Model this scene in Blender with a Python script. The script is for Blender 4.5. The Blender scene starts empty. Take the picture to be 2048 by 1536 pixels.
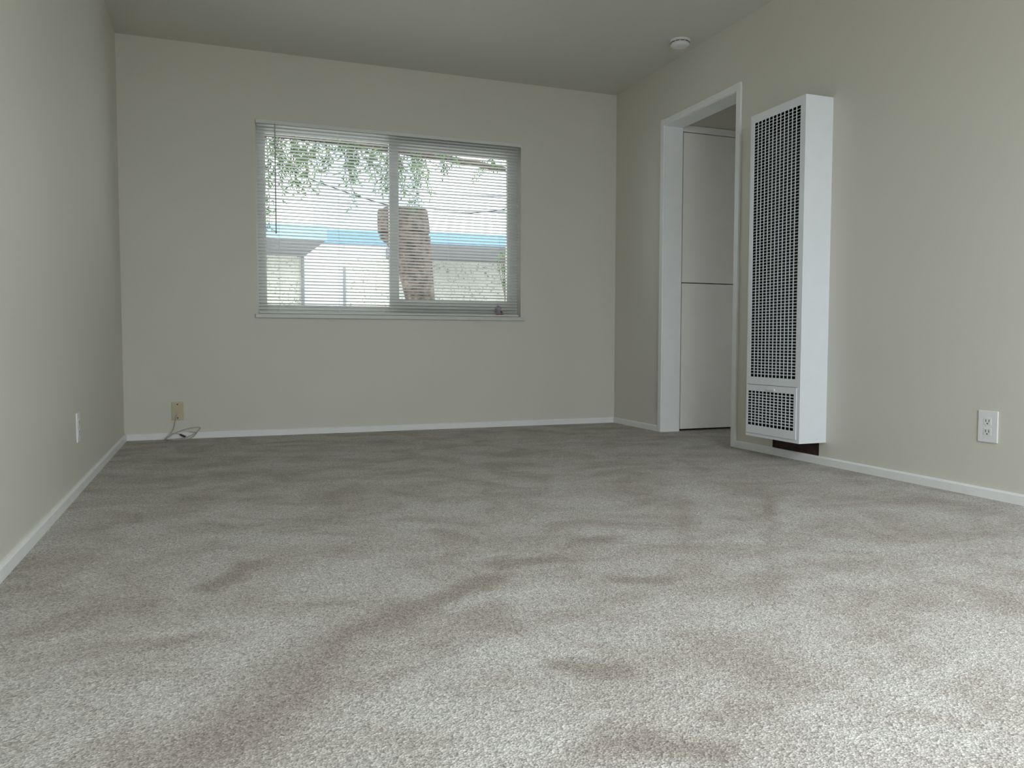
import bpy, bmesh, math, random
import numpy as np
from mathutils import Vector, Matrix

random.seed(7)
rng = np.random.default_rng(7)
sc = bpy.context.scene
C = sc.collection

# ------------------------------------------------------------------ camera
CAM_Z = 0.608
cd = bpy.data.cameras.new('camera')
cam = bpy.data.objects.new('camera', cd)
C.objects.link(cam)
sc.camera = cam
cd.sensor_width = 36.0
cd.lens = 1583.3 / 2048 * 36.0
cd.clip_start = 0.02
cd.clip_end = 500
YAW, PIT, ROLL = 0.358881, -0.053052, -0.001813
fw = Vector((math.sin(YAW) * math.cos(PIT), math.cos(YAW) * math.cos(PIT), math.sin(PIT)))
r0 = Vector((math.cos(YAW), -math.sin(YAW), 0))
u0 = r0.cross(fw)
rr = r0 * math.cos(ROLL) - u0 * math.sin(ROLL)
uu = r0 * math.sin(ROLL) + u0 * math.cos(ROLL)
mat = Matrix((rr, uu, -fw)).transposed().to_4x4()
mat.translation = Vector((0, 0, CAM_Z))
cam.matrix_world = mat

# ------------------------------------------------------------------ light
w = bpy.data.worlds.new('overcast_sky')
sc.world = w
w.use_nodes = True
bg = w.node_tree.nodes['Background']
bg.inputs[0].default_value = (0.93, 0.975, 1.0, 1)
bg.inputs[1].default_value = 3.5
sd = bpy.data.lights.new('sun', 'SUN')
sd.energy = 1.6
sd.angle = math.radians(8)
sd.color = (1.0, 0.95, 0.88)
so = bpy.data.objects.new('sun', sd)
C.objects.link(so)
so.rotation_euler = Vector((0.86, -0.05, -0.5)).to_track_quat('-Z', 'Y').to_euler()
so.location = (-8, 8, 8)
sc.view_settings.view_transform = 'Standard'
sc.view_settings.look = 'None'
sc.view_settings.gamma = 1.0
sc.view_settings.use_curve_mapping = False
sc.view_settings.exposure = -0.08
sc.cycles.diffuse_bounces = 8


def portal(name, loc, direction, sx, sy):
    ld = bpy.data.lights.new(name, 'AREA')
    ld.shape = 'RECTANGLE'
    ld.size = sx
    ld.size_y = sy
    o = bpy.data.objects.new(name, ld)
    C.objects.link(o)
    o.location = loc
    o.rotation_euler = Vector(direction).to_track_quat('-Z', 'Z').to_euler()
    ld.cycles.is_portal = True
    return o


# ------------------------------------------------------------------ room numbers
L, R, D, H, B = -0.526, 2.831, 5.339, 2.44, -1.2
TH = 0.13
WX0, WX1, WZ0, WZ1 = 0.262, 2.068, 0.785, 2.02          # window opening in the back wall
DY0, DY1, DZ = 3.868, 4.648, 2.047                      # doorway in the right wall
SX0, SX1, SZ1 = 0.0, 2.45, 2.1                          # glass door behind the camera
portal('rear_door_portal', ((SX0 + SX1) / 2, B - TH - 0.01, SZ1 / 2), (0, 1, 0), SX1 - SX0, SZ1)


def fill_light(name, loc, direction, sx, sy, watts):
    o = portal(name, loc, direction, sx, sy)
    o.data.cycles.is_portal = False
    o.data.energy = watts
    o.data.color = (0.95, 1.0, 1.05)
    return o


# added, unseen area lamps behind the camera that fill the room from above
fill_light('rear_fill', (1.2, -0.6, 1.95), (0.0, 0.15, -1), 0.9, 0.5, 36)
fill_light('rear_fill', (1.6, -0.3, 1.6), (0.2, 0.2, -1), 0.9, 0.5, 35)
fill_light('hall_fill', (3.2, 2.45, 0.6), (0, 1, -0.3), 0.5, 0.8, 5.0)     # unseen lamp added to brighten the cupboard and far jamb
portal('window_portal', ((WX0 + WX1) / 2, D + TH + 0.01, (WZ0 + WZ1) / 2), (0, -1, 0), WX1 - WX0, WZ1 - WZ0)


# ------------------------------------------------------------------ materials
def new_mat(name):
    m = bpy.data.materials.new(name)
    m.use_nodes = True
    nt = m.node_tree
    return m, nt, nt.nodes['Principled BSDF'], nt.nodes['Material Output']


def noise(nt, scale, detail=3, rough=0.5, coord='Object', vec=None):
    n = nt.nodes.new('ShaderNodeTexNoise')
    n.inputs['Scale'].default_value = scale
    n.inputs['Detail'].default_value = detail
    n.inputs['Roughness'].default_value = rough
    if vec is None:
        tc = nt.nodes.new('ShaderNodeTexCoord')
        vec = tc.outputs[coord]
    nt.links.new(vec, n.inputs['Vector'])
    return n


def ramp(nt, src, stops):
    r = nt.nodes.new('ShaderNodeValToRGB')
    els = r.color_ramp.elements
    while len(els) < len(stops):
        els.new(0.5)
    for e, (p, c) in zip(els, stops):
        e.position = p
        e.color = (c[0], c[1], c[2], 1)
    nt.links.new(src, r.inputs[0])
    return r


def mixc(nt, a, b, f, mode='MIX'):
    m = nt.nodes.new('ShaderNodeMix')
    m.data_type = 'RGBA'
    m.blend_type = mode
    for s, v in ((m.inputs[6], a), (m.inputs[7], b), (m.inputs[0], f)):
        if isinstance(v, (int, float)):
            s.default_value = v
        elif isinstance(v, tuple):
            s.default_value = (v[0], v[1], v[2], 1)
        else:
            nt.links.new(v, s)
    return m.outputs[2]


def bump(nt, p, src, strength, dist):
    b = nt.nodes.new('ShaderNodeBump')
    b.inputs['Strength'].default_value = strength
    b.inputs['Distance'].default_value = dist
    nt.links.new(src, b.inputs['Height'])
    nt.links.new(b.outputs[0], p.inputs['Normal'])


def plain(name, col, rough=0.5, var=0.06, scale=25, bmp=0.0, metal=0.0, spec=None):
    m, nt, p, o = new_mat(name)
    n = noise(nt, scale, 3)
    lo = tuple(max(0, c * (1 - var)) for c in col)
    hi = tuple(min(1, c * (1 + var)) for c in col)
    r = ramp(nt, n.outputs[0], [(0.3, lo), (0.7, hi)])
    nt.links.new(r.outputs[0], p.inputs['Base Color'])
    p.inputs['Roughness'].default_value = rough
    p.inputs['Metallic'].default_value = metal
    if spec is not None:
        p.inputs['Specular IOR Level'].default_value = spec
    if bmp:
        bump(nt, p, n.outputs[0], bmp, 0.002)
    return m


def wall_mat(name, col, rough):
    m, nt, p, o = new_mat(name)
    big = noise(nt, 1.3, 2)
    r = ramp(nt, big.outputs[0], [(0.3, tuple(c * 0.985 for c in col)), (0.7, tuple(c * 1.015 for c in col))])
    nt.links.new(r.outputs[0], p.inputs['Base Color'])
    p.inputs['Roughness'].default_value = rough
    fine = noise(nt, 260, 3)
    bump(nt, p, fine.outputs[0], 0.25, 0.0015)
    return m


M = {}
M['wall'] = wall_mat('cream_wall_paint', (0.665, 0.653, 0.595), 0.5)
M['ceiling'] = wall_mat('ceiling_paint', (0.66, 0.655, 0.60), 0.6)
M['trim'] = plain('white_trim_gloss', (0.84, 0.86, 0.88), 0.35, 0.02, 12)
M['cupboard'] = plain('cupboard_paint', (0.82, 0.81, 0.80), 0.4, 0.02, 8)
M['heater'] = plain('heater_enamel', (0.80, 0.84, 0.90), 0.35, 0.015, 10)
M['heater_dark'] = plain('heater_dark_inside', (0.018, 0.018, 0.02), 0.8, 0.3, 18)
M['hole'] = plain('dark_brown_lining', (0.045, 0.022, 0.018), 0.8, 0.4, 30, 0.4)
M['slat'] = plain('blind_slat_white', (0.66, 0.67, 0.67), 0.4, 0.02, 6)
M['rail'] = plain('blind_rail_white', (0.72, 0.74, 0.72), 0.35, 0.02, 6)
M['cord'] = plain('blind_cord', (0.8, 0.8, 0.78), 0.8, 0.05, 60)
M['wand'] = plain('wand_plastic', (0.42, 0.44, 0.46), 0.2, 0.04, 20)
M['frame'] = plain('window_frame_white', (0.62, 0.63, 0.61), 0.35, 0.02, 9)
M['plastic'] = plain('white_plastic', (0.80, 0.81, 0.83), 0.3, 0.02, 20)
M['beige'] = plain('beige_plastic', (0.56, 0.49, 0.35), 0.4, 0.05, 20)
M['screw'] = plain('dark_screw', (0.06, 0.055, 0.05), 0.4, 0.1, 90, metal=0.6)
M['slot'] = plain('dark_slot', (0.03, 0.03, 0.03), 0.8, 0.1, 90)
M['cable'] = plain('white_cable', (0.47, 0.445, 0.43), 0.45, 0.05, 40)
M['connector'] = plain('dark_red_connector', (0.10, 0.02, 0.025), 0.4, 0.1, 90)
M['collar'] = plain('black_collar', (0.03, 0.03, 0.03), 0.4, 0.1, 90)
M['red'] = plain('red_cloth', (0.42, 0.04, 0.05), 0.8, 0.2, 70)
M['lavender'] = plain('lavender_cloth', (0.42, 0.38, 0.47), 0.9, 0.15, 60, 0.4)
M['wire'] = plain('black_wire', (0.02, 0.02, 0.02), 0.6, 0.1, 20)
M['grey_wire'] = plain('grey_cable', (0.30, 0.32, 0.35), 0.6, 0.1, 20)
M['concrete'] = plain('yard_concrete', (0.58, 0.57, 0.54), 0.9, 0.1, 3, 0.3)
M['fascia_light'] = plain('pale_blue_fascia', (0.36, 0.63, 0.88), 0.6, 0.03, 3)
M['fascia'] = plain('blue_fascia', (0.22, 0.43, 0.78), 0.6, 0.03, 3)
M['soffit'] = plain('grey_soffit', (0.27, 0.28, 0.31), 0.8, 0.1, 6)
M['tower'] = plain('pale_blue_render', (0.60, 0.68, 0.80), 0.8, 0.03, 0.3)
M['twig'] = plain('brown_bark_twig', (0.10, 0.075, 0.055), 0.9, 0.3, 30)
M['exterior'] = plain('exterior_stucco', (0.62, 0.60, 0.54), 0.9, 0.05, 20, 0.3)


def speckled(name, base, spot, amount):
    m, nt, p, o = new_mat(name)
    n = noise(nt, 24, 5, 0.75)
    n2 = noise(nt, 1.4, 2)
    r = ramp(nt, n.outputs[0], [(amount, spot), (amount + 0.06, base)])
    r2 = ramp(nt, n2.outputs[0], [(0.35, (0.86, 0.86, 0.83)), (0.65, (1, 1, 1))])
    c = mixc(nt, r.outputs[0], r2.outputs[0], 1.0, 'MULTIPLY')
    nt.links.new(c, p.inputs['Base Color'])
    p.inputs['Roughness'].default_value = 0.95
    bump(nt, p, n.outputs[0], 0.4, 0.01)
    return m


M['stucco_a'] = speckled('cream_speckled_stucco', (0.88, 0.87, 0.80), (0.25, 0.24, 0.19), 0.37)
M['stucco_b'] = speckled('grey_cream_stucco', (0.74, 0.75, 0.70), (0.27, 0.27, 0.21), 0.39)
M['stucco_c'] = plain('white_stucco', (0.80, 0.79, 0.80), 0.9, 0.04, 3)


def bark():
    m, nt, p, o = new_mat('tan_bark')
    n = noise(nt, 9, 6, 0.7)
    tc = nt.nodes.new('ShaderNodeTexCoord')
    mp = nt.nodes.new('ShaderNodeMapping')
    mp.inputs['Scale'].default_value = (14, 14, 26)
    nt.links.new(tc.outputs['Object'], mp.inputs[0])
    n2 = noise(nt, 1.0, 4, 0.7, vec=mp.outputs[0])
    r = ramp(nt, n.outputs[0], [(0.32, (0.055, 0.045, 0.04)), (0.52, (0.165, 0.13, 0.108)), (0.72, (0.30, 0.24, 0.20))])
    r2 = ramp(nt, n2.outputs[0], [(0.38, (0.35, 0.32, 0.30)), (0.55, (1, 1, 1))])
    c = mixc(nt, r.outputs[0], r2.outputs[0], 0.85, 'MULTIPLY')
    nt.links.new(c, p.inputs['Base Color'])
    p.inputs['Roughness'].default_value = 0.95
    bump(nt, p, n2.outputs[0], 0.8, 0.03)
    return m


M['bark'] = bark()


def leaf():
    m, nt, p, o = new_mat('green_leaf')
    n = noise(nt, 6, 2)
    r = ramp(nt, n.outputs[0], [(0.35, (0.065, 0.13, 0.05)), (0.55, (0.13, 0.235, 0.085)), (0.72, (0.28, 0.42, 0.12))])
    nt.links.new(r.outputs[0], p.inputs['Base Color'])
    p.inputs['Roughness'].default_value = 0.5
    tr = nt.nodes.new('ShaderNodeBsdfTranslucent')
    nt.links.new(r.outputs[0], tr.inputs[0])
    mx = nt.nodes.new('ShaderNodeMixShader')
    mx.inputs[0].default_value = 0.4
    nt.links.new(p.outputs[0], mx.inputs[1])
    nt.links.new(tr.outputs[0], mx.inputs[2])
    nt.links.new(mx.outputs[0], o.inputs[0])
    return m


M['leaf'] = leaf()


def glass():
    m, nt, p, o = new_mat('clear_pane_glass')
    t = nt.nodes.new('ShaderNodeBsdfTransparent')
    t.inputs[0].default_value = (0.95, 0.965, 0.96, 1)
    g = nt.nodes.new('ShaderNodeBsdfGlossy')
    g.inputs['Roughness'].default_value = 0.02
    f = nt.nodes.new('ShaderNodeFresnel')
    f.inputs[0].default_value = 1.07
    mx = nt.nodes.new('ShaderNodeMixShader')
    nt.links.new(f.outputs[0], mx.inputs[0])
    nt.links.new(t.outputs[0], mx.inputs[1])
    nt.links.new(g.outputs[0], mx.inputs[2])
    nt.links.new(mx.outputs[0], o.inputs[0])
    return m


M['glass'] = glass()


def carpet():
    m, nt, p, o = new_mat('greige_carpet')
    tc = nt.nodes.new('ShaderNodeTexCoord')
    # worn, brushed patches of pile: warped noise at foot-print size
    warp = noise(nt, 1.6, 2)
    add = nt.nodes.new('ShaderNodeVectorMath')
    add.operation = 'MULTIPLY_ADD'
    add.inputs[1].default_value = (0.55, 0.55, 0.0)
    nt.links.new(warp.outputs['Color'], add.inputs[0])
    nt.links.new(tc.outputs['Object'], add.inputs[2])
    mp = nt.nodes.new('ShaderNodeMapping')
    mp.inputs['Rotation'].default_value = (0, 0, 0.35)
    mp.inputs['Scale'].default_value = (1.0, 1.25, 1.0)
    nt.links.new(add.outputs[0], mp.inputs[0])
    pa = noise(nt, 3.4, 5, 0.62, vec=mp.outputs[0])
    patch = ramp(nt, pa.outputs[0], [(0.36, (0.365, 0.335, 0.302)), (0.47, (0.435, 0.41, 0.378)),
                                     (0.56, (0.485, 0.472, 0.445)), (0.70, (0.53, 0.525, 0.50))])
    # tuft grain
    vo = nt.nodes.new('ShaderNodeTexVoronoi')
    vo.inputs['Scale'].default_value = 260
    nt.links.new(tc.outputs['Object'], vo.inputs['Vector'])
    sep = nt.nodes.new('ShaderNodeSeparateColor')
    nt.links.new(vo.outputs['Color'], sep.inputs[0])
    g1 = ramp(nt, sep.outputs[0], [(0.0, (0.50, 0.48, 0.46)), (0.25, (0.86, 0.85, 0.84)), (0.6, (1.02, 1.02, 1.01)), (1.0, (1.45, 1.45, 1.44))])
    # foot marks and vacuum strokes in the pile (worn shapes that stay with the carpet)
    w2 = noise(nt, 9, 3)
    wv = nt.nodes.new('ShaderNodeVectorMath')
    wv.operation = 'MULTIPLY_ADD'
    wv.inputs[1].default_value = (0.10, 0.10, 0.0)
    nt.links.new(w2.outputs['Color'], wv.inputs[0])
    nt.links.new(tc.outputs['Object'], wv.inputs[2])

    def vm(op, a, b=None, out=0):
        n = nt.nodes.new('ShaderNodeVectorMath')
        n.operation = op
        for i, v in enumerate((a, b)):
            if v is None:
                continue
            if isinstance(v, tuple):
                n.inputs[i].default_value = v
            else:
                nt.links.new(v, n.inputs[i])
        return n.outputs['Value'] if op in ('DOT_PRODUCT', 'LENGTH') else n.outputs[0]

    def fm(op, a, b=0.0, clamp=False):
        n = nt.nodes.new('ShaderNodeMath')
        n.operation = op
        n.use_clamp = clamp
        for i, v in enumerate((a, b)):
            if isinstance(v, (int, float)):
                n.inputs[i].default_value = v
            else:
                nt.links.new(v, n.inputs[i])
        return n.outputs[0]

    flat = vm('MULTIPLY', wv.outputs[0], (1.0, 1.0, 0.0))

    def stroke(a, b, wd, amt=1.0):
        a, b = (a[0] + 0.05, a[1] + 0.05, 0.0), (b[0] + 0.05, b[1] + 0.05, 0.0)
        d = (b[0] - a[0], b[1] - a[1], 0.0)
        l2 = d[0] ** 2 + d[1] ** 2
        pa_ = vm('SUBTRACT', flat, a)
        h = fm('DIVIDE', vm('DOT_PRODUCT', pa_, d), l2, True)
        sc_ = nt.nodes.new('ShaderNodeVectorMath')
        sc_.operation = 'SCALE'
        sc_.inputs[0].default_value = d
        nt.links.new(h, sc_.inputs['Scale'])
        dist = vm('LENGTH', vm('SUBTRACT', pa_, sc_.outputs[0]))
        return fm('MULTIPLY', fm('SUBTRACT', 1.0, fm('DIVIDE', dist, wd * 1.6), True), amt)

    def union(strokes):
        out = None
        for st in strokes:
            k = stroke(*st)
            out = k if out is None else fm('MAXIMUM', out, k)
        return out

    dark = union([((-0.01, 1.25), (0.18, 1.57), 0.09), ((0.18, 1.57), (0.42, 1.75), 0.06), ((0.42, 1.75), (0.66, 1.91), 0.04),
                  ((0.73, 2.01), (0.88, 2.01), 0.05), ((1.05, 2.17), (1.13, 2.16), 0.05), ((2.05, 2.56), (1.24, 1.53), 0.028, 0.38),
                  ((1.67, 2.6), (1.28, 1.96), 0.032, 0.38), ((0.95, 1.77), (1.08, 1.73), 0.03), ((0.56, 1.03), (0.68, 0.97), 0.05),
                  ((0.61, 1.33), (0.69, 1.28), 0.035), ((0.08, 2.25), (-0.02, 2.06), 0.04)])
    lite = union([((0.4, 1.1), (0.44, 1.16), 0.08), ((0.86, 0.95), (0.91, 0.94), 0.08), ((0.4, 1.41), (0.52, 1.45), 0.06),
                  ((0.68, 1.77), (0.79, 1.75), 0.05), ((-0.02, 1.46), (0.12, 1.72), 0.1)])
    pc = mixc(nt, patch.outputs[0], (0.32, 0.285, 0.25), fm('MULTIPLY', dark, 1.3, True))
    pc = mixc(nt, pc, (0.56, 0.555, 0.535), fm('MULTIPLY', lite, 0.55, True))
    c = mixc(nt, pc, g1.outputs[0], 0.85, 'MULTIPLY')
    n3 = noise(nt, 90, 4, 0.7)
    g2 = ramp(nt, n3.outputs[0], [(0.3, (0.72, 0.71, 0.70)), (0.7, (1.22, 1.22, 1.22))])
    c = mixc(nt, c, g2.outputs[0], 0.7, 'MULTIPLY')
    nt.links.new(c, p.inputs['Base Color'])
    p.inputs['Roughness'].default_value = 0.95
    p.inputs['Specular IOR Level'].default_value = 0.1
    p.inputs['Sheen Weight'].default_value = 0.15
    ad = nt.nodes.new('ShaderNodeMath')
    ad.operation = 'MULTIPLY_ADD'
    ad.inputs[1].default_value = 1.0
    nt.links.new(n3.outputs[0], ad.inputs[0])
    nt.links.new(vo.outputs['Distance'], ad.inputs[2])
    bump(nt, p, ad.outputs[0], 0.55, 0.006)
    return m


M['carpet'] = carpet()


# ------------------------------------------------------------------ helpers
def obj(name, bm, m, parent=None, smooth=False, loc=None):
    me = bpy.data.meshes.new(name)
    bmesh.ops.recalc_face_normals(bm, faces=bm.faces)
    bm.to_mesh(me)
    bm.free()
    me.materials.append(m)
    if smooth:
        me.polygons.foreach_set('use_smooth', [True] * len(me.polygons))
    o = bpy.data.objects.new(name, me)
    C.objects.link(o)
    if parent:
        o.parent = parent
        # every parent here sits unrotated; child meshes are given in world space
        wp = Vector((0, 0, 0))
        q = parent
        while q:
            wp += q.location
            q = q.parent
        o.location = -wp if loc is None else loc
    elif loc is not None:
        o.location = loc
    return o


def thing(name, label, cat, loc=(0, 0, 0), group=None, kind=None):
    o = bpy.data.objects.new(name, None)
    C.objects.link(o)
    o.location = loc
    o.empty_display_size = 0.05
    if label:
        o['label'] = label
    if cat:
        o['category'] = cat
    if group:
        o['group'] = group
    if kind:
        o['kind'] = kind
    return o


def box(bm, x0, x1, y0, y1, z0, z1, bev=0.0):
    vs = [bm.verts.new((x, y, z)) for x in (x0, x1) for y in (y0, y1) for z in (z0, z1)]
    fs = []
    for q in ((0, 1, 3, 2), (4, 6, 7, 5), (0, 4, 5, 1), (2, 3, 7, 6), (0, 2, 6, 4), (1, 5, 7, 3)):
        fs.append(bm.faces.new([vs[i] for i in q]))
    if bev:
        es = list({e for f in fs for e in f.edges})
        bmesh.ops.bevel(bm, geom=es, offset=bev, segments=2, affect='EDGES', profile=0.6)


def bx(x0, x1, y0, y1, z0, z1, bev=0.0):
    bm = bmesh.new()
    box(bm, x0, x1, y0, y1, z0, z1, bev)
    return bm


def pierced(axis, a_breaks, z_breaks, t0, t1, holes):
    """A slab of thickness t0..t1 along `axis`, with rectangular holes (a0,a1,z0,z1)."""
    bm = bmesh.new()
    a, z = sorted(set(a_breaks)), sorted(set(z_breaks))

    def solid(i, j):
        if i < 0 or j < 0 or i >= len(a) - 1 or j >= len(z) - 1:
            return False
        ca, cz = (a[i] + a[i + 1]) / 2, (z[j] + z[j + 1]) / 2
        return not any(h[0] < ca < h[1] and h[2] < cz < h[3] for h in holes)

    cache = {}

    def v(ai, zi, t):
        k = (ai, zi, t)
        if k not in cache:
            pt = (a[ai], t, z[zi]) if axis == 'y' else (t, a[ai], z[zi])
            cache[k] = bm.verts.new(pt)
        return cache[k]

    for i in range(len(a) - 1):
        for j in range(len(z) - 1):
            if not solid(i, j):
                continue
            for t in (t0, t1):
                bm.faces.new([v(i, j, t), v(i + 1, j, t), v(i + 1, j + 1, t), v(i, j + 1, t)])
            if not solid(i - 1, j):
                bm.faces.new([v(i, j, t0), v(i, j + 1, t0), v(i, j + 1, t1), v(i, j, t1)])
            if not solid(i + 1, j):
                bm.faces.new([v(i + 1, j, t0), v(i + 1, j + 1, t0), v(i + 1, j + 1, t1), v(i + 1, j, t1)])
            if not solid(i, j - 1):
                bm.faces.new([v(i, j, t0), v(i + 1, j, t0), v(i + 1, j, t1), v(i, j, t1)])
            if not solid(i, j + 1):
                bm.faces.new([v(i, j + 1, t0), v(i + 1, j + 1, t0), v(i + 1, j + 1, t1), v(i, j + 1, t1)])
    return bm


def wall(name, axis, a0, a1, z0, z1, t0, t1, holes, m):
    ab = [a0, a1] + [h[0] for h in holes] + [h[1] for h in holes]
    zb = [z0, z1] + [min(max(h[2], z0), z1) for h in holes] + [min(max(h[3], z0), z1) for h in holes]
    o = obj(name, pierced(axis, ab, zb, t0, t1, holes), m)
    o['kind'] = 'structure'
    return o


def struct(name, bm, m, parent=None):
    o = obj(name, bm, m, parent)
    if not parent:
        o['kind'] = 'structure'
    return o


def tube(bm, pts, rad, seg=8, taper=None, cap=True):
    pts = [Vector(p) for p in pts]
    rings = []
    n = len(pts)
    prev = None
    for i, p in enumerate(pts):
        t = (pts[min(i + 1, n - 1)] - pts[max(i - 1, 0)]).normalized()
        if prev is None:
            ref = Vector((0, 0, 1)) if abs(t.z) < 0.9 else Vector((1, 0, 0))
            a = t.cross(ref).normalized()
        else:
            a = (prev - t * prev.dot(t)).normalized()
        prev = a
        b = t.cross(a)
        r = rad if taper is None else rad + (taper - rad) * i / max(1, n - 1)
        rings.append([bm.verts.new(p + (a * math.cos(k * 2 * math.pi / seg) + b * math.sin(k * 2 * math.pi / seg)) * r)
                      for k in range(seg)])
    for r1, r2 in zip(rings, rings[1:]):
        for k in range(seg):
            bm.faces.new([r1[k], r1[(k + 1) % seg], r2[(k + 1) % seg], r2[k]])
    if cap:
        bm.faces.new(rings[0][::-1])
        bm.faces.new(rings[-1])


def spline(pts, n=6):
    P = [Vector(p) for p in pts]
    P = [P[0] * 2 - P[1]] + P + [P[-1] * 2 - P[-2]]
    out = []
    for i in range(1, len(P) - 2):
        for k in range(n):
            t = k / n
            a, b, c, d = P[i - 1], P[i], P[i + 1], P[i + 2]
            out.append(0.5 * ((2 * b) + (c - a) * t + (2 * a - 5 * b + 4 * c - d) * t * t
                              + (3 * b - a - 3 * c + d) * t ** 3))
    out.append(P[-2])
    return out


def disc(bm, c, axis, r, depth, seg=24, r2=None):
    c = Vector(c)
    a = Vector(axis).normalized()
    tube(bm, [c, c + a * depth], r, seg, taper=r2)


def lathe(bm, c, prof, seg=40):
    rings = []
    for r, z in prof:
        rings.append([bm.verts.new((c[0] + r * math.cos(k * 2 * math.pi / seg),
                                    c[1] + r * math.sin(k * 2 * math.pi / seg), z)) for k in range(seg)])
    for r1, r2 in zip(rings, rings[1:]):
        for k in range(seg):
            bm.faces.new([r1[k], r1[(k + 1) % seg], r2[(k + 1) % seg], r2[k]])
    bm.faces.new(rings[0])
    bm.faces.new(rings[-1])


# ------------------------------------------------------------------ structure
HX1 = 3.95                                               # far side of the hallway
HY0 = 2.4
fl = struct('floor', bx(L - TH, HX1 + TH, B - TH, D + TH, -0.12, 0.0), M['carpet'])
cl = struct('ceiling', bx(L - TH, HX1 + TH, B - TH, D + TH, H, H + 0.15), M['ceiling'])
wall('wall_left', 'x', B - TH, D + TH, 0, H, L - TH, L, [], M['wall'])
wall('wall_back', 'y', L, R, 0, H, D, D + TH, [(WX0, WX1, WZ0, WZ1)], M['wall'])
HOLE = (3.158, 3.513, 0.036, 0.135)                      # cut-out in the wall under the heater
wall('wall_right', 'x', B, D + TH, 0, H, R, R + TH, [(DY0, DY1, -1, DZ), HOLE], M['wall'])
wall('wall_rear', 'y', L, R + TH, 0, H, B - TH, B, [(SX0, SX1, -1, SZ1)], M['wall'])
wall('wall_hall_side', 'x', HY0, D + TH, 0, H, HX1, HX1 + TH, [], M['wall'])
wall('wall_hall_near', 'y', R + TH, HX1, 0, H, HY0 - TH, HY0, [], M['wall'])
CX0, CX1, CZ1 = 2.968, 3.86, 2.066
wall('wall_hall_end', 'y', R + TH, HX1, 0, H, DY1 + 0.02, DY1 + 0.14, [(CX0, CX1, -1, CZ1)], M['wall'])

# shallow dark brown lining that keeps the cut-out under the heater dark throughout
bm = bmesh.new()
box(bm, R + 0.012, R + 0.016, HOLE[0], HOLE[1], 0.036, 0.135)
box(bm, R + 0.0015, R + 0.012, HOLE[1] - 0.002, HOLE[1], 0.036, 0.135)
struct('trim_1', bm, M['hole'])


def baseboard(name, p0, p1, n):
    """small white baseboard from p0 to p1 on the floor, n = direction into the room"""
    bm = bmesh.new()
    t, h = 0.013, 0.040
    prof = [(0, 0), (t, 0), (t, h - 0.007), (t - 0.003, h - 0.002), (t - 0.007, h), (0, h)]
    ends = []
    for p in (p0, p1):
        ends.append([bm.verts.new((p[0] + n[0] * d, p[1] + n[1] * d, z)) for d, z in prof])
    k = len(prof)
    for i in range(k):
        bm.faces.new([ends[0][i], ends[0][(i + 1) % k], ends[1][(i + 1) % k], ends[1][i]])
    bm.faces.new(ends[0])
    bm.faces.new(ends[1])
    return struct(name, bm, M['trim'])


baseboard('baseboard_left', (L, B), (L, D), (1, 0))
baseboard('baseboard_back', (L, D), (R, D), (0, -1))
baseboard('baseboard_right', (R, B), (R, 3.824), (-1, 0))
baseboard('baseboard_right_far', (R, 4.69), (R, D), (-1, 0))

# ---- doorway to the hallway (no door leaf in view)
d1 = thing('door_1', 'open white-cased doorway to the hall beside the wall heater', None, (R, (DY0 + DY1) / 2, 0), kind='structure')
cw, ct = 0.040, 0.014
obj('casing', bx(R - ct, R, DY0 - cw, DY0, 0, DZ + cw, 0.003), M['trim'], d1)
obj('casing', bx(R - ct, R, DY1, DY1 + cw, 0, DZ + cw, 0.003), M['trim'], d1)
obj('casing', bx(R - ct + 0.001, R, DY0, DY1, DZ, DZ + cw - 0.001, 0.003), M['trim'], d1)
jt = 0.004
obj('jamb', bx(R - 0.004, R + TH + 0.003, DY0, DY0 + jt, 0, DZ), M['trim'], d1)
obj('jamb', bx(R - 0.004, R + TH + 0.003, DY1 - jt, DY1, 0, DZ), M['trim'], d1)
obj('head_jamb', bx(R - 0.004, R + TH + 0.003, DY0 + jt, DY1 - jt, DZ - jt, DZ), M['trim'], d1)

# ---- window
W = thing('window_1', 'white framed two-pane sliding window behind the mini blind', None, ((WX0 + WX1) / 2, D + 0.08, WZ0), kind='structure')
YF0, YF1 = D + 0.060, D + 0.115
GX0, GM0, GM1, GX1 = 0.326, 1.130, 1.195, 1.985


def ring(x0, x1, z0, z1, ix0, ix1, iz0, iz1, y0, y1):
    return pierced('y', [x0, ix0, ix1, x1], [z0, iz0, iz1, z1], y0, y1, [(ix0, ix1, iz0, iz1)])


obj('frame', ring(WX0, WX1, WZ0, WZ1, GX0 - 0.012, GX1 + 0.02, WZ0 + 0.045, WZ1 - 0.045, YF0 + 0.012, YF1), M['frame'], W)
s1 = obj('fixed_sash', ring(GX0 - 0.012, GM1 - 0.02, WZ0 + 0.045, WZ1 - 0.045, GX0, GM0 + 0.012, 0.850, 1.955, YF0 + 0.03, YF1 - 0.01), M['frame'], W)
s2 = obj('sliding_sash', ring(GM0, GX1 + 0.02, WZ0 + 0.045, WZ1 - 0.045, GM1, GX1, 0.898, 1.912, YF0, YF0 + 0.028), M['frame'], W)
obj('pane', bx(GX0, GM0 + 0.012, YF1 - 0.03, YF1 - 0.027, 0.850, 1.955), M['glass'], s1)
obj('pane', bx(GM1, GX1, YF0 + 0.012, YF0 + 0.015, 0.898, 1.912), M['glass'], s2)
obj('sill', bx(0.247, 2.096, D - 0.022, YF0 + 0.012, 0.760, 0.786, 0.003), M['frame'], W)
obj('head_stop', bx(WX0, WX1, D + 0.001, YF0 + 0.012, WZ1 - 0.004, WZ1), M['frame'], W)

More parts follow.
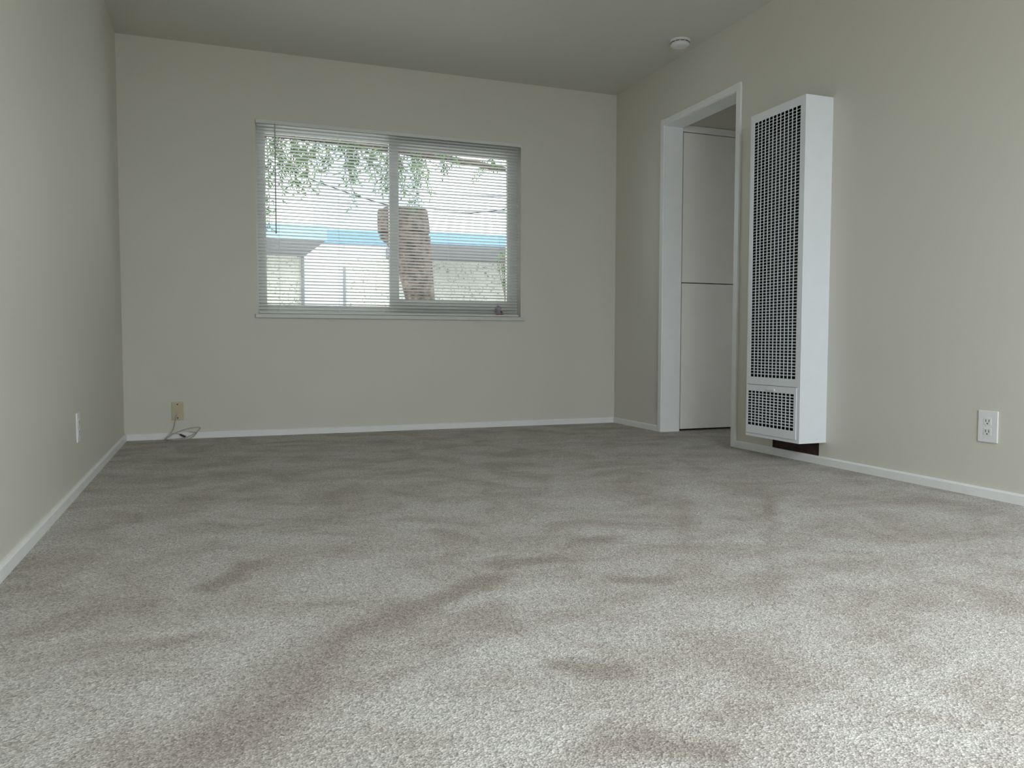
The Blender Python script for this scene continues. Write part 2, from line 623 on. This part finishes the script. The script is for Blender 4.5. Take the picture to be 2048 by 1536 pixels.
# ---- rear sliding glass door behind the camera (daylight of the room)
d2 = thing('door_2', 'wide glass patio door behind the camera', None, ((SX0 + SX1) / 2, B, 0), kind='structure')
xm = (SX0 + SX1) / 2
obj('frame', pierced('y', [SX0, SX0 + .06, xm - .04, xm + .04, SX1 - .06, SX1], [0, .08, SZ1 - .07, SZ1], B - .09, B - .03,
                     [(SX0 + .06, xm - .04, .08, SZ1 - .07), (xm + .04, SX1 - .06, .08, SZ1 - .07)]), M['frame'], d2)
obj('pane', bx(SX0 + .06, xm - .04, B - .065, B - .06, .08, SZ1 - .07), M['glass'], d2)
obj('pane', bx(xm + .04, SX1 - .06, B - .065, B - .06, .08, SZ1 - .07), M['glass'], d2)

# ------------------------------------------------------------------ mini blind
SLX0, SLX1 = 0.271, 2.054
blind = thing('mini_blind', 'white horizontal mini blind with open slats covering the window', 'blind', ((SLX0 + SLX1) / 2, D + 0.016, 0.79))
BY = D + 0.014
bm = bmesh.new()
box(bm, 0.2635, 2.0665, D - 0.006, D + 0.030, 1.992, 2.0155, 0.002)
obj('headrail', bm, M['rail'], blind)
bm = bmesh.new()
box(bm, SLX0, SLX1, BY - 0.012, BY + 0.012, 0.790, 0.801, 0.002)
obj('bottom_rail', bm, M['rail'], blind)
NS = 57
ZS = np.linspace(0.812, 1.984, NS)


def slat_bm():
    bm = bmesh.new()
    half, ns, th = 0.0125, 4, 0.0005
    top, bot = [], []
    for k in range(ns + 1):
        y = -half + 2 * half * k / ns
        z = 0.0022 * (1 - (y / half) ** 2)
        top.append([bm.verts.new((x, y, z + th)) for x in (-(SLX1 - SLX0) / 2, (SLX1 - SLX0) / 2)])
        bot.append([bm.verts.new((x, y, z)) for x in (-(SLX1 - SLX0) / 2, (SLX1 - SLX0) / 2)])
    for k in range(ns):
        bm.faces.new([top[k][0], top[k][1], top[k + 1][1], top[k + 1][0]])
        bm.faces.new([bot[k][0], bot[k + 1][0], bot[k + 1][1], bot[k][1]])
        for s in (0, 1):
            bm.faces.new([top[k][s], top[k + 1][s], bot[k + 1][s], bot[k][s]])
    bm.faces.new([top[0][0], bot[0][0], bot[0][1], top[0][1]])
    bm.faces.new([top[-1][0], bot[-1][0], bot[-1][1], top[-1][1]])
    return bm


slat0 = None
TILT = math.radians(-12.5)                                # room-side edge higher
for i, z in enumerate(ZS):
    if slat0 is None:
        slat0 = s = obj('slat', slat_bm(), M['slat'], blind)
    else:
        s = slat0.copy()
        C.objects.link(s)
        s.parent = blind
    s.location = Vector(((SLX0 + SLX1) / 2, BY, z)) - blind.location
    s.rotation_euler = (TILT + random.gauss(0, math.radians(0.8)), random.gauss(0, 0.0003), 0)
for x in (0.401, 0.782, 1.535, 1.910):
    bm = bmesh.new()
    for y in (BY - 0.0135, BY + 0.0135):
        tube(bm, [(x, y, 0.80), (x, y, 1.995)], 0.0006, 5)
    for z in ZS:
        tube(bm, [(x, BY - 0.0135, z - 0.001), (x, BY + 0.0135, z - 0.005)], 0.0004, 4)
    obj('ladder_cord', bm, M['cord'], blind)
bm = bmesh.new()
tube(bm, [(0.381, D - 0.010, 1.995), (0.381, D - 0.010, 1.315)], 0.0042, 6)
tube(bm, [(0.381, D - 0.010, 1.318), (0.381, D - 0.010, 1.300)], 0.0052, 8)
obj('tilt_wand', bm, M['wand'], blind)

# small scrap on the sill behind the slats
sp = thing('cloth_scrap', 'small crumpled lavender and red cloth scrap on the sill behind the blind', 'cloth', (1.915, D + 0.045, 0.786))
bm = bmesh.new()
bmesh.ops.create_icosphere(bm, subdivisions=3, radius=1.0)
for v in bm.verts:
    n = 0.75 + 0.4 * math.sin(9 * v.co.x + 3 * v.co.z) * math.cos(7 * v.co.y + 5 * v.co.z)
    v.co = Vector((1.915 + v.co.x * 0.026 * n, D + 0.043 + v.co.y * 0.012 * n, 0.832 + v.co.z * 0.040 * n))
    v.co.z = max(v.co.z, 0.7865)
obj('scrap', bm, M['lavender'], sp, True)
bm = bmesh.new()
tube(bm, spline([(1.905, D + 0.042, 0.799), (1.925, D + 0.034, 0.806), (1.944, D + 0.034, 0.815)], 4), 0.006, 8, taper=0.009)
obj('red_end', bm, M['red'], sp, True)

# ------------------------------------------------------------------ wall heater
FX = 2.666
HYa, HYb, HZa, HZb = 3.112, 3.527, 0.112, 1.795
heater = thing('wall_heater', 'tall white gas wall heater with gridded front beside the doorway', 'heater', ((FX + R) / 2, (HYa + HYb) / 2, HZa))
bm = bmesh.new()
t = 0.002
box(bm, FX + 0.003, R, HYa, HYa + t, HZa, HZb)            # camera-side panel
box(bm, FX + 0.003, R, HYb - t, HYb, HZa, HZb)
box(bm, FX + 0.003, R, HYa + t, HYb - t, HZb - t, HZb)
box(bm, FX + 0.003, R, HYa + t, HYb - t, HZa, HZa + t)
obj('casing', bm, M['heater'], heater)
bm = bmesh.new()
box(bm, R - 0.012, R - 0.002, HYa + 0.004, HYb - 0.004, HZa + 0.004, HZb - 0.004)
box(bm, FX + 0.004, R - 0.012, HYa + 0.003, HYa + 0.006, HZa + 0.004, HZb - 0.004)
box(bm, FX + 0.004, R - 0.012, HYb - 0.006, HYb - 0.003, HZa + 0.004, HZb - 0.004)
box(bm, FX + 0.004, R - 0.012, HYa + 0.006, HYb - 0.006, HZb - 0.008, HZb - 0.004)
box(bm, FX + 0.004, R - 0.012, HYa + 0.006, HYb - 0.006, HZa + 0.004, HZa + 0.008)
obj('inner_liner', bm, M['heater_dark'], heater)
bm = bmesh.new()
box(bm, FX + 0.045, R - 0.03, HYa + 0.07, HYb - 0.07, HZa + 0.30, HZb - 0.12, 0.01)
obj('heat_exchanger', bm, M['heater_dark'], heater)
UY0, UY1, UZ0, UZ1 = 3.147, 3.497, 0.426, 1.754
AY0, AY1, AZ0, AZ1 = 3.133, 3.520, 0.130, 0.386
front = obj('front_frame', pierced('x', [HYa, UY0, UY1, AY0 - .001, AY1 + .001, HYb], [HZa, AZ0 - .001, AZ1 + .002, UZ0, UZ1, HZb], FX, FX + 0.003,
                                   [(UY0, UY1, UZ0, UZ1), (AY0 - .001, AY1 + .001, AZ0 - .001, AZ1 + .002)]), M['heater'], heater)


def bar_pair(parent, y0, y1, z0, z1, ncol, nrow, x):
    """vertical bars and louvre blades of one grille; blades share one mesh, so do bars"""
    wp = Vector((0, 0, 0))
    q = parent
    while q:
        wp += q.location
        q = q.parent
    py = (y1 - y0) / ncol
    pz = (z1 - z0) / nrow
    first = None
    for i in range(1, ncol):
        if first is None:
            first = o = obj('grille_bar', bx(-0.0008, 0.0014, -0.0024, 0.0024, z0, z1), M['heater'], parent)
        else:
            o = first.copy()
            C.objects.link(o)
            o.parent = parent
        o.location = Vector((x, y0 + i * py, 0)) - wp
    first = None
    for j in range(1, nrow):
        if first is None:
            first = o = obj('louver', bx(-0.0004, 0.0085, y0, y1, -0.0012, 0.0012), M['heater'], parent)
        else:
            o = first.copy()
            C.objects.link(o)
            o.parent = parent
        o.location = Vector((x, 0, z0 + j * pz)) - wp
        o.rotation_euler = (0, math.radians(-22), 0)


up = obj('upper_grille', pierced('x', [UY0 - .004, UY0 + .0015, UY1 - .0015, UY1 + .004], [UZ0 - .004, UZ0 + .0015, UZ1 - .0015, UZ1 + .004], FX + 0.0005, FX + 0.0025,
                                 [(UY0 + .0015, UY1 - .0015, UZ0 + .0015, UZ1 - .0015)]), M['heater'], heater)
bar_pair(up, UY0 + .0015, UY1 - .0015, UZ0 + .0015, UZ1 - .0015, 12, 85, FX + 0.001)
LY0, LY1, LZ0, LZ1 = 3.150, 3.506, 0.172, 0.353
ap = obj('access_panel', pierced('x', [AY0, LY0, LY1, AY1], [AZ0, LZ0, LZ1, AZ1], FX - 0.005, FX - 0.002, [(LY0, LY1, LZ0, LZ1)]), M['heater'], heater)
bar_pair(ap, LY0, LY1, LZ0, LZ1, 12, 12, FX - 0.0035)
bm = bmesh.new()
for q in ((AY0, AY0 + 0.0012, AZ0, AZ1), (AY1 - 0.0012, AY1, AZ0, AZ1), (AY0 + 0.0012, AY1 - 0.0012, AZ0, AZ0 + 0.0012), (AY0 + 0.0012, AY1 - 0.0012, AZ1 - 0.0012, AZ1)):
    box(bm, FX - 0.002, FX + 0.0003, *q)
obj('flange', bm, M['heater'], ap)
bm = bmesh.new()
box(bm, FX - 0.012, FX - 0.004, 3.290, 3.350, 0.3605, 0.3725, 0.002)
obj('pull_tab', bm, M['plastic'], ap)

# ------------------------------------------------------------------ hallway linen cupboard
cup = thing('linen_cupboard', 'built-in white hall cupboard with upper and lower flush doors', 'cupboard', ((CX0 + CX1) / 2, DY1 + 0.1, 0))
cy = DY1 + 0.006
bm = bmesh.new()
box(bm, CX0 + 0.001, CX1 - 0.001, cy + 0.10, cy + 0.12, 0.0, CZ1 - 0.001)
box(bm, CX0 + 0.001, CX0 + 0.012, cy + 0.022, cy + 0.10, 0.0, CZ1 - 0.001)
box(bm, CX1 - 0.012, CX1 - 0.001, cy + 0.022, cy + 0.10, 0.0, CZ1 - 0.001)
obj('carcass', bm, M['heater_dark'], cup)
obj('top_rail', bx(CX0 + 0.001, CX1 - 0.001, cy - 0.004, cy + 0.03, 2.0225, CZ1 - 0.001, 0.002), M['cupboard'], cup)
obj('upper_door', bx(CX0 + 0.008, CX1 - 0.002, cy, cy + 0.018, 1.0145, 2.0175, 0.0015), M['cupboard'], cup)
obj('lower_door', bx(CX0 + 0.008, CX1 - 0.002, cy, cy + 0.018, 0.014, 1.0085, 0.0015), M['cupboard'], cup)

# ------------------------------------------------------------------ smoke detector
SXc, SYc = 2.680, 4.246
sm = thing('smoke_detector', 'round white smoke detector on the ceiling near the doorway', 'smoke detector', (SXc, SYc, H))
bm = bmesh.new()
lathe(bm, (SXc, SYc), [(0.060, H), (0.060, H - 0.010), (0.057, H - 0.012)])
obj('mounting_base', bm, M['plastic'], sm, False)
bm = bmesh.new()
lathe(bm, (SXc, SYc), [(0.052, H - 0.012), (0.056, H - 0.0125), (0.0575, H - 0.030), (0.053, H - 0.038), (0.030, H - 0.042), (0.010, H - 0.043)])
obj('body', bm, M['plastic'], sm, True)
for k in range(12):
    a = k * math.pi / 6 + math.radians(-122) + math.pi / 12
    bm = bmesh.new()
    n = 6
    pr = []
    for q in range(n + 1):
        b = a + (q / n - 0.5) * math.radians(24)
        pr.append([bm.verts.new((SXc + rr_ * math.cos(b), SYc + rr_ * math.sin(b), zz))
                   for rr_, zz in ((0.050, H - 0.0155), (0.0583, H - 0.0155), (0.0586, H - 0.0188), (0.050, H - 0.0188))])
    for q in range(n):
        for e in range(4):
            bm.faces.new([pr[q][e], pr[q][(e + 1) % 4], pr[q + 1][(e + 1) % 4], pr[q + 1][e]])
    bm.faces.new(pr[0])
    bm.faces.new(pr[-1][::-1])
    obj('vent_slot', bm, M['slot'], sm)


# ------------------------------------------------------------------ outlets
def outlet(label, base, u, n, w, h):
    """duplex outlet; base = centre on the wall, u = along the wall, n = into the room"""
    base, u, n = Vector(base), Vector(u), Vector(n)
    t = thing('power_outlet', label, 'outlet', base)
    zc = Vector((0, 0, 1))

    def blk(u0, u1, z0, z1, d0, d1, bev=0.0):
        bm = bmesh.new()
        box(bm, u0, u1, d0, d1, z0, z1, bev)
        mt = Matrix((u, n, zc)).transposed().to_4x4()
        mt.translation = base
        bmesh.ops.transform(bm, matrix=mt, verts=bm.verts)
        return bm
    obj('cover_plate', blk(-w / 2, w / 2, -h / 2, h / 2, 0, 0.006, 0.0025), M['plastic'], t)
    for s in (1, -1):
        z = s * 0.0205
        r = obj('receptacle', blk(-0.0165, 0.0165, z - 0.014, z + 0.014, 0.004, 0.0072, 0.001), M['plastic'], t)
        obj('slot', blk(-0.0080, -0.0054, z - 0.003, z + 0.0075, 0.0065, 0.0076), M['slot'], r)
        obj('slot', blk(0.0054, 0.0080, z - 0.003, z + 0.0075, 0.0065, 0.0076), M['slot'], r)
        bm = bmesh.new()
        c = base + n * 0.0062 + zc * (z - 0.0085)
        disc(bm, c, n, 0.0028, 0.0014, 12)
        obj('ground_hole', bm, M['slot'], r)
    bm = bmesh.new()
    disc(bm, base + n * 0.0055, n, 0.0028, 0.0012, 12)
    obj('screw', bm, M['plastic'], t)
    return t


outlet('white duplex outlet low on the right wall, right of the heater', (R, 2.234, 0.281), (0, -1, 0), (-1, 0, 0), 0.084, 0.124)
outlet('white outlet seen edge-on low on the left wall', (L, 3.602, 0.260), (0, 1, 0), (1, 0, 0), 0.072, 0.120)

# beige cable plate under the window
cp = thing('cable_plate', 'beige wall plate above the coiled white cable', 'wall plate', (-0.224, D, 0.174))
bm = bmesh.new()
box(bm, -0.259, -0.189, D - 0.006, D, 0.1175, 0.2310, 0.002)
obj('cover_plate', bm, M['beige'], cp)
for z in (0.2155, 0.132):
    bm = bmesh.new()
    disc(bm, (-0.224, D - 0.005, z), (0, -1, 0), 0.0042, 0.0022, 12)
    obj('screw', bm, M['screw'], cp)
bm = bmesh.new()
disc(bm, (-0.224, D - 0.005, 0.176), (0, -1, 0), 0.0058, 0.009, 6)
obj('jack', bm, M['beige'], cp)

cab = thing('coiled_cable', 'thin white cable coiled on the carpet under the beige wall plate', 'cable', (-0.2, D - 0.05, 0.0))
pts = [(-0.228, 5.329, 0.155), (-0.234, 5.326, 0.134), (-0.240, 5.325, 0.103), (-0.244, 5.319, 0.079), (-0.252, 5.316, 0.056), (-0.266, 5.312, 0.036),
       (-0.286, 5.305, 0.017), (-0.295, 5.279, 0.006), (-0.268, 5.249, 0.005), (-0.225, 5.239, 0.005), (-0.177, 5.249, 0.006),
       (-0.143, 5.279, 0.012), (-0.123, 5.304, 0.027), (-0.109, 5.319, 0.045), (-0.094, 5.330, 0.063), (-0.105, 5.332, 0.070),
       (-0.128, 5.332, 0.069), (-0.162, 5.331, 0.064), (-0.198, 5.329, 0.054), (-0.242, 5.322, 0.038), (-0.275, 5.304, 0.019),
       (-0.288, 5.262, 0.008), (-0.259, 5.240, 0.010), (-0.218, 5.262, 0.009), (-0.178, 5.289, 0.012), (-0.141, 5.309, 0.026),
       (-0.120, 5.318, 0.036), (-0.134, 5.321, 0.041), (-0.160, 5.322, 0.044)]
bm = bmesh.new()
tube(bm, spline(pts, 6), 0.0029, 8)
obj('cable', bm, M['cable'], cab, True)
pts2 = [(-0.290, 5.290, 0.006), (-0.276, 5.308, 0.024), (-0.250, 5.318, 0.036), (-0.222, 5.320, 0.034), (-0.208, 5.316, 0.030)]
bm = bmesh.new()
tube(bm, spline(pts2, 6), 0.0029, 8)
obj('cable', bm, M['cable'], cab, True)
bm = bmesh.new()
tube(bm, [(-0.211, 5.314, 0.030), (-0.195, 5.309, 0.022)], 0.0055, 10)
obj('connector', bm, M['connector'], cab)
bm = bmesh.new()
tube(bm, [(-0.195, 5.309, 0.022), (-0.180, 5.304, 0.015)], 0.0062, 6)
obj('connector_collar', bm, M['collar'], cab)

# ------------------------------------------------------------------ outside
GZ = -0.15
yd = struct('floor_yard', bx(-40, 50, D + TH + 0.01, 90, GZ - 0.1, GZ), M['concrete'])
yr = struct('floor_patio', bx(-40, 50, -60, B - TH - 0.01, GZ - 0.1, GZ + 0.02), M['concrete'])

nb = thing('neighbor_house', 'long cream stucco house with blue fascia across the yard', 'house', (2.0, 14.5, GZ))
obj('wall', bx(-9, 1.477, 14.4, 18, GZ, 2.10), M['stucco_a'], nb)
obj('wall', bx(1.477, 2.205, 14.44, 18, GZ, 2.37), M['stucco_c'], nb)
obj('wall', bx(2.205, 3.05, 14.40, 18, GZ, 2.12), M['stucco_a'], nb)
obj('wall', bx(2.205, 3.05, 14.42, 18, 2.12, 2.37), M['stucco_c'], nb)
obj('wall', bx(3.05, 12, 14.4, 18, GZ, 2.125), M['stucco_b'], nb)
obj('downpipe', bx(1.445, 1.49, 14.34, 14.4, GZ, 2.09), M['soffit'], nb)
obj('post', bx(2.18, 2.215, 14.37, 14.44, GZ, 1.95), M['grey_wire'], nb)


def prism(poly, z0, z1):
    bm = bmesh.new()
    a = [bm.verts.new((x, y, z0)) for x, y in poly]
    b = [bm.verts.new((x, y, z1)) for x, y in poly]
    bm.faces.new(a)
    bm.faces.new(b)
    k = len(poly)
    for i in range(k):
        bm.faces.new([a[i], a[(i + 1) % k], b[(i + 1) % k], b[i]])
    return bm


obj('soffit', prism([(-9, 12.03), (1.575, 12.03), (1.50, 14.42), (1.50, 18), (-9, 18)], 2.105, 2.15), M['soffit'], nb)
obj('fascia', bx(-9, 1.582, 12.0, 12.03, 2.105, 2.318), M['fascia_light'], nb)
obj('roof', prism([(-9, 12.03), (1.575, 12.03), (1.50, 14.44), (1.50, 18), (-9, 18)], 2.15, 2.310), M['soffit'], nb)
obj('fascia', bx(1.50, 3.0, 14.36, 14.44, 2.362, 2.596), M['fascia'], nb)
obj('roof', bx(1.50, 3.0, 14.44, 18, 2.37, 2.59), M['soffit'], nb)
obj('soffit', bx(2.95, 12, 12.03, 18, 2.128, 2.16), M['soffit'], nb)
obj('fascia', bx(2.95, 12, 12.0, 12.03, 2.128, 2.312), M['fascia'], nb)
obj('roof', bx(2.95, 12, 12.03, 18, 2.16, 2.305), M['soffit'], nb)

tw = thing('distant_building', 'tall pale blue building rising into the white sky behind the house', 'building', (5.7, 31, GZ))
obj('wall', bx(3.93, 7.5, 30, 34, GZ, 13.0), M['tower'], tw)
obj('parapet', bx(3.90, 7.53, 29.97, 34.03, 13.0, 13.3), M['tower'], tw)

# thick trunk
tk = thing('tree_trunk', 'thick tan topped tree trunk with rough bark in the yard', 'tree trunk', (2.3, 9.0, GZ))
bm = bmesh.new()
prof = [(-0.15, 2.20, 2.58), (0.3, 2.17, 2.50), (0.7, 2.12, 2.45), (1.05, 2.075, 2.410), (1.30, 2.02, 2.385), (1.55, 1.95, 2.365), (1.70, 1.88, 2.357),
        (1.78, 1.79, 2.352), (1.815, 1.772, 2.348), (1.826, 1.80, 2.325), (1.840, 1.80, 2.325), (1.850, 1.768, 2.345), (1.95, 1.766, 2.338), (2.05, 1.766, 2.330), (2.105, 1.770, 2.325), (2.115, 1.790, 2.310)]
seg = 40
rings = []
for z, xa, xb in prof:
    cx, rx = (xa + xb) / 2, (xb - xa) / 2
    ringv = []
    for k in range(seg):
        a = k * 2 * math.pi / seg
        f = 1 + 0.035 * math.sin(7 * a + 3 * z) + 0.02 * math.sin(13 * a - 9 * z) + random.gauss(0, 0.008)
        ringv.append(bm.verts.new((cx + rx * f * math.cos(a), 9.0 + rx * f * math.sin(a), z)))
    rings.append(ringv)
for r1, r2 in zip(rings, rings[1:]):
    for k in range(seg):
        bm.faces.new([r1[k], r1[(k + 1) % seg], r2[(k + 1) % seg], r2[k]])
bm.faces.new(rings[0])
bm.faces.new(rings[-1])
obj('bark', bm, M['bark'], tk, False)

# leafy tree: trunk stands left of the window view, a bough crosses the top of it
tree = thing('leafy_tree', 'green leafy tree whose bough hangs across the top of the window', 'tree', (-2.6, 8.6, GZ))
bm = bmesh.new()
tube(bm, spline([(-2.6, 8.6, GZ), (-2.55, 8.6, 1.0), (-2.4, 8.5, 2.0), (-2.2, 8.4, 2.8)], 5), 0.17, 12, taper=0.11)
obj('trunk', bm, M['twig'], tree, True)
boughs = [spline([(-2.25, 8.4, 2.6), (-1.2, 8.2, 2.72), (0.0, 8.05, 2.66), (0.49, 8.0, 2.60), (1.2, 8.0, 2.585), (1.9, 8.0, 2.525), (2.5, 7.98, 2.475), (3.0, 8.0, 2.43), (3.6, 8.0, 2.42)], 5),
          spline([(1.3, 8.0, 2.58), (1.9, 7.9, 2.565), (2.5, 7.85, 2.54), (3.2, 7.8, 2.52)], 5),
          spline([(-2.3, 8.4, 2.7), (-1.0, 8.6, 3.3), (0.6, 8.7, 3.5), (2.4, 8.6, 3.4)], 5)]
for bpts, r_a, r_b in zip(boughs, (0.055, 0.018, 0.06), (0.026, 0.012, 0.02)):
    bm = bmesh.new()
    tube(bm, bpts, r_a, 8, taper=r_b)
    obj('bough', bm, M['twig'], tree, True)
ends = [(0.557, 2.447), (0.624, 2.311), (0.714, 2.175), (0.81, 2.277), (0.891, 2.312), (0.761, 2.144), (0.619, 2.049), (0.806, 2.027), (0.901, 2.067),
        (0.998, 2.146), (0.53, 2.209), (1.097, 2.346), (1.242, 2.309), (1.357, 2.44), (1.29, 2.214), (1.312, 2.005), (1.44, 2.323), (1.518, 2.196),
        (1.588, 2.091), (1.638, 2.064), (1.616, 2.386), (1.492, 2.524), (1.196, 2.5), (1.866, 2.385), (1.938, 2.249), (1.977, 2.004), (2.052, 2.14),
        (1.819, 2.301), (2.228, 2.34), (2.16, 2.427), (2.319, 2.388), (2.674, 2.388), (2.903, 2.316), (2.786, 2.448), (1.792, 2.099),
        (0.46, 1.783), (0.42, 1.70), (0.50, 1.69), (0.70, 2.25), (0.86, 2.19), (0.95, 2.24), (0.68, 2.10), (1.36, 2.30), (1.22, 2.22), (1.56, 2.15),
        (0.66, 2.40), (0.78, 2.42), (0.92, 2.42), (1.05, 2.45), (1.30, 2.36), (1.90, 2.32), (1.98, 2.12), (0.2, 2.2), (0.0, 2.3), (3.1, 2.2), (3.3, 2.3)]
verts, faces = [], []
tb = bmesh.new()


def leaflet(p, d, ln, wd):
    d = d.normalized()
    s = d.cross(Vector((random.gauss(0, 1), random.gauss(0, 1), random.gauss(0, 1)))).normalized()
    up_ = s.cross(d) * wd * 0.25
    b = len(verts)
    verts.extend([p, p + d * ln * 0.35 + s * wd * 0.5 + up_, p + d * ln * 0.75 + s * wd * 0.38 + up_, p + d * ln,
                  p + d * ln * 0.75 - s * wd * 0.38 + up_, p + d * ln * 0.35 - s * wd * 0.5 + up_])
    faces.extend([(b, b + 1, b + 2, b + 3), (b, b + 3, b + 4, b + 5)])


for ex, ez in ends:
    ey = 8.0 + random.uniform(-0.3, 0.3)
    e = Vector((ex, ey, ez))
    best = min((p for b in boughs[:2] for p in b), key=lambda p: (p - e).length * (1 if p.x < ex + 0.1 else 1.6))
    mid = (best + e) / 2 + Vector((random.uniform(-0.05, 0.05), random.uniform(-.1, .1), 0.10))
    tw_pts = spline([best, mid, e], 9)
    tube(tb, tw_pts, 0.006, 5, taper=0.0025)
    n = len(tw_pts)
    for i, p in enumerate(tw_pts):
        if i < n * 0.42:
            continue
        for rep in range(2):
            if random.random() > (0.9 if rep == 0 else 0.65):
                continue
            # a small pinnate spray
            ax = Vector((random.gauss(0, .7), random.gauss(0, .7), -0.75 + random.gauss(0, .4))).normalized()
            for q in range(random.randint(3, 6)):
                c = p + ax * (0.022 * q)
                sd_ = Vector((random.gauss(0, 1), random.gauss(0, 1), random.gauss(0, .5))).normalized()
                leaflet(c, ax * 0.7 + sd_ * 0.7, random.uniform(0.035, 0.062), random.uniform(0.011, 0.017))
obj('twigs', tb, M['twig'], tree)['kind'] = 'stuff'
me = bpy.data.meshes.new('foliage')
me.from_pydata([tuple(v) for v in verts], [], faces)
me.materials.append(M['leaf'])
fo = bpy.data.objects.new('foliage', me)
C.objects.link(fo)
fo.parent = tree
fo.location = -tree.location
fo['kind'] = 'stuff'

# low shrub before the right wing
verts, faces = [], []
sh = thing('garden_shrub', 'small green shrub against the grey band right of the trunk', 'shrub', (4.25, 11.5, GZ))
bm = bmesh.new()
for k in range(9):
    e = Vector((4.18 + random.gauss(0, 0.10), 11.5 + random.gauss(0, 0.1), random.uniform(1.86, 1.97)))
    pt = spline([(4.25, 11.5, GZ), (4.25 + random.gauss(0, .05), 11.5, 0.8), e], 6)
    tube(bm, pt, 0.012, 5, taper=0.004)
    for p in pt[-3:]:
        for _ in range(4):
            leaflet(p, Vector((random.gauss(0, 1), random.gauss(0, 1), random.gauss(0.2, .7))), random.uniform(.05, .08), random.uniform(.02, .03))
obj('stems', bm, M['twig'], sh)
me = bpy.data.meshes.new('foliage')
me.from_pydata([tuple(v) for v in verts], [], faces)
me.materials.append(M['leaf'])
fo = bpy.data.objects.new('foliage', me)
C.objects.link(fo)
fo.parent = sh
fo.location = -sh.location
fo['kind'] = 'stuff'


def cable(name, label, pts_, r, m):
    bm = bmesh.new()
    tube(bm, spline(pts_, 8), r, 6)
    o = obj(name, bm, m, None, True)
    o['label'] = label
    o['category'] = 'cable'
    return o


cable('utility_wire', 'thin black wire sagging diagonally across both window panes',
      [(-6, 10, 6.2), (-1.5, 10, 3.75), (0.694, 10, 2.759), (1.4, 10, 2.50), (2.046, 10, 2.335), (2.5, 10, 2.285), (2.896, 10, 2.285), (3.67, 10, 2.38), (6, 10, 3.0), (12, 10, 5.2)], 0.007, M['wire'])
cable('utility_cable', 'upper grey utility cable crossing the right window pane',
      [(-9, 11.0, 2.95), (0, 11.0, 2.73), (2.749, 11, 2.715), (4.04, 11, 2.735), (14, 11, 3.1)], 0.013, M['grey_wire'])
cable('utility_cable', 'lower grey utility cable crossing the right window pane',
      [(-9, 11.0, 2.75), (0, 11.0, 2.51), (2.749, 11, 2.501), (4.04, 11, 2.515), (14, 11, 2.9)], 0.013, M['grey_wire'])
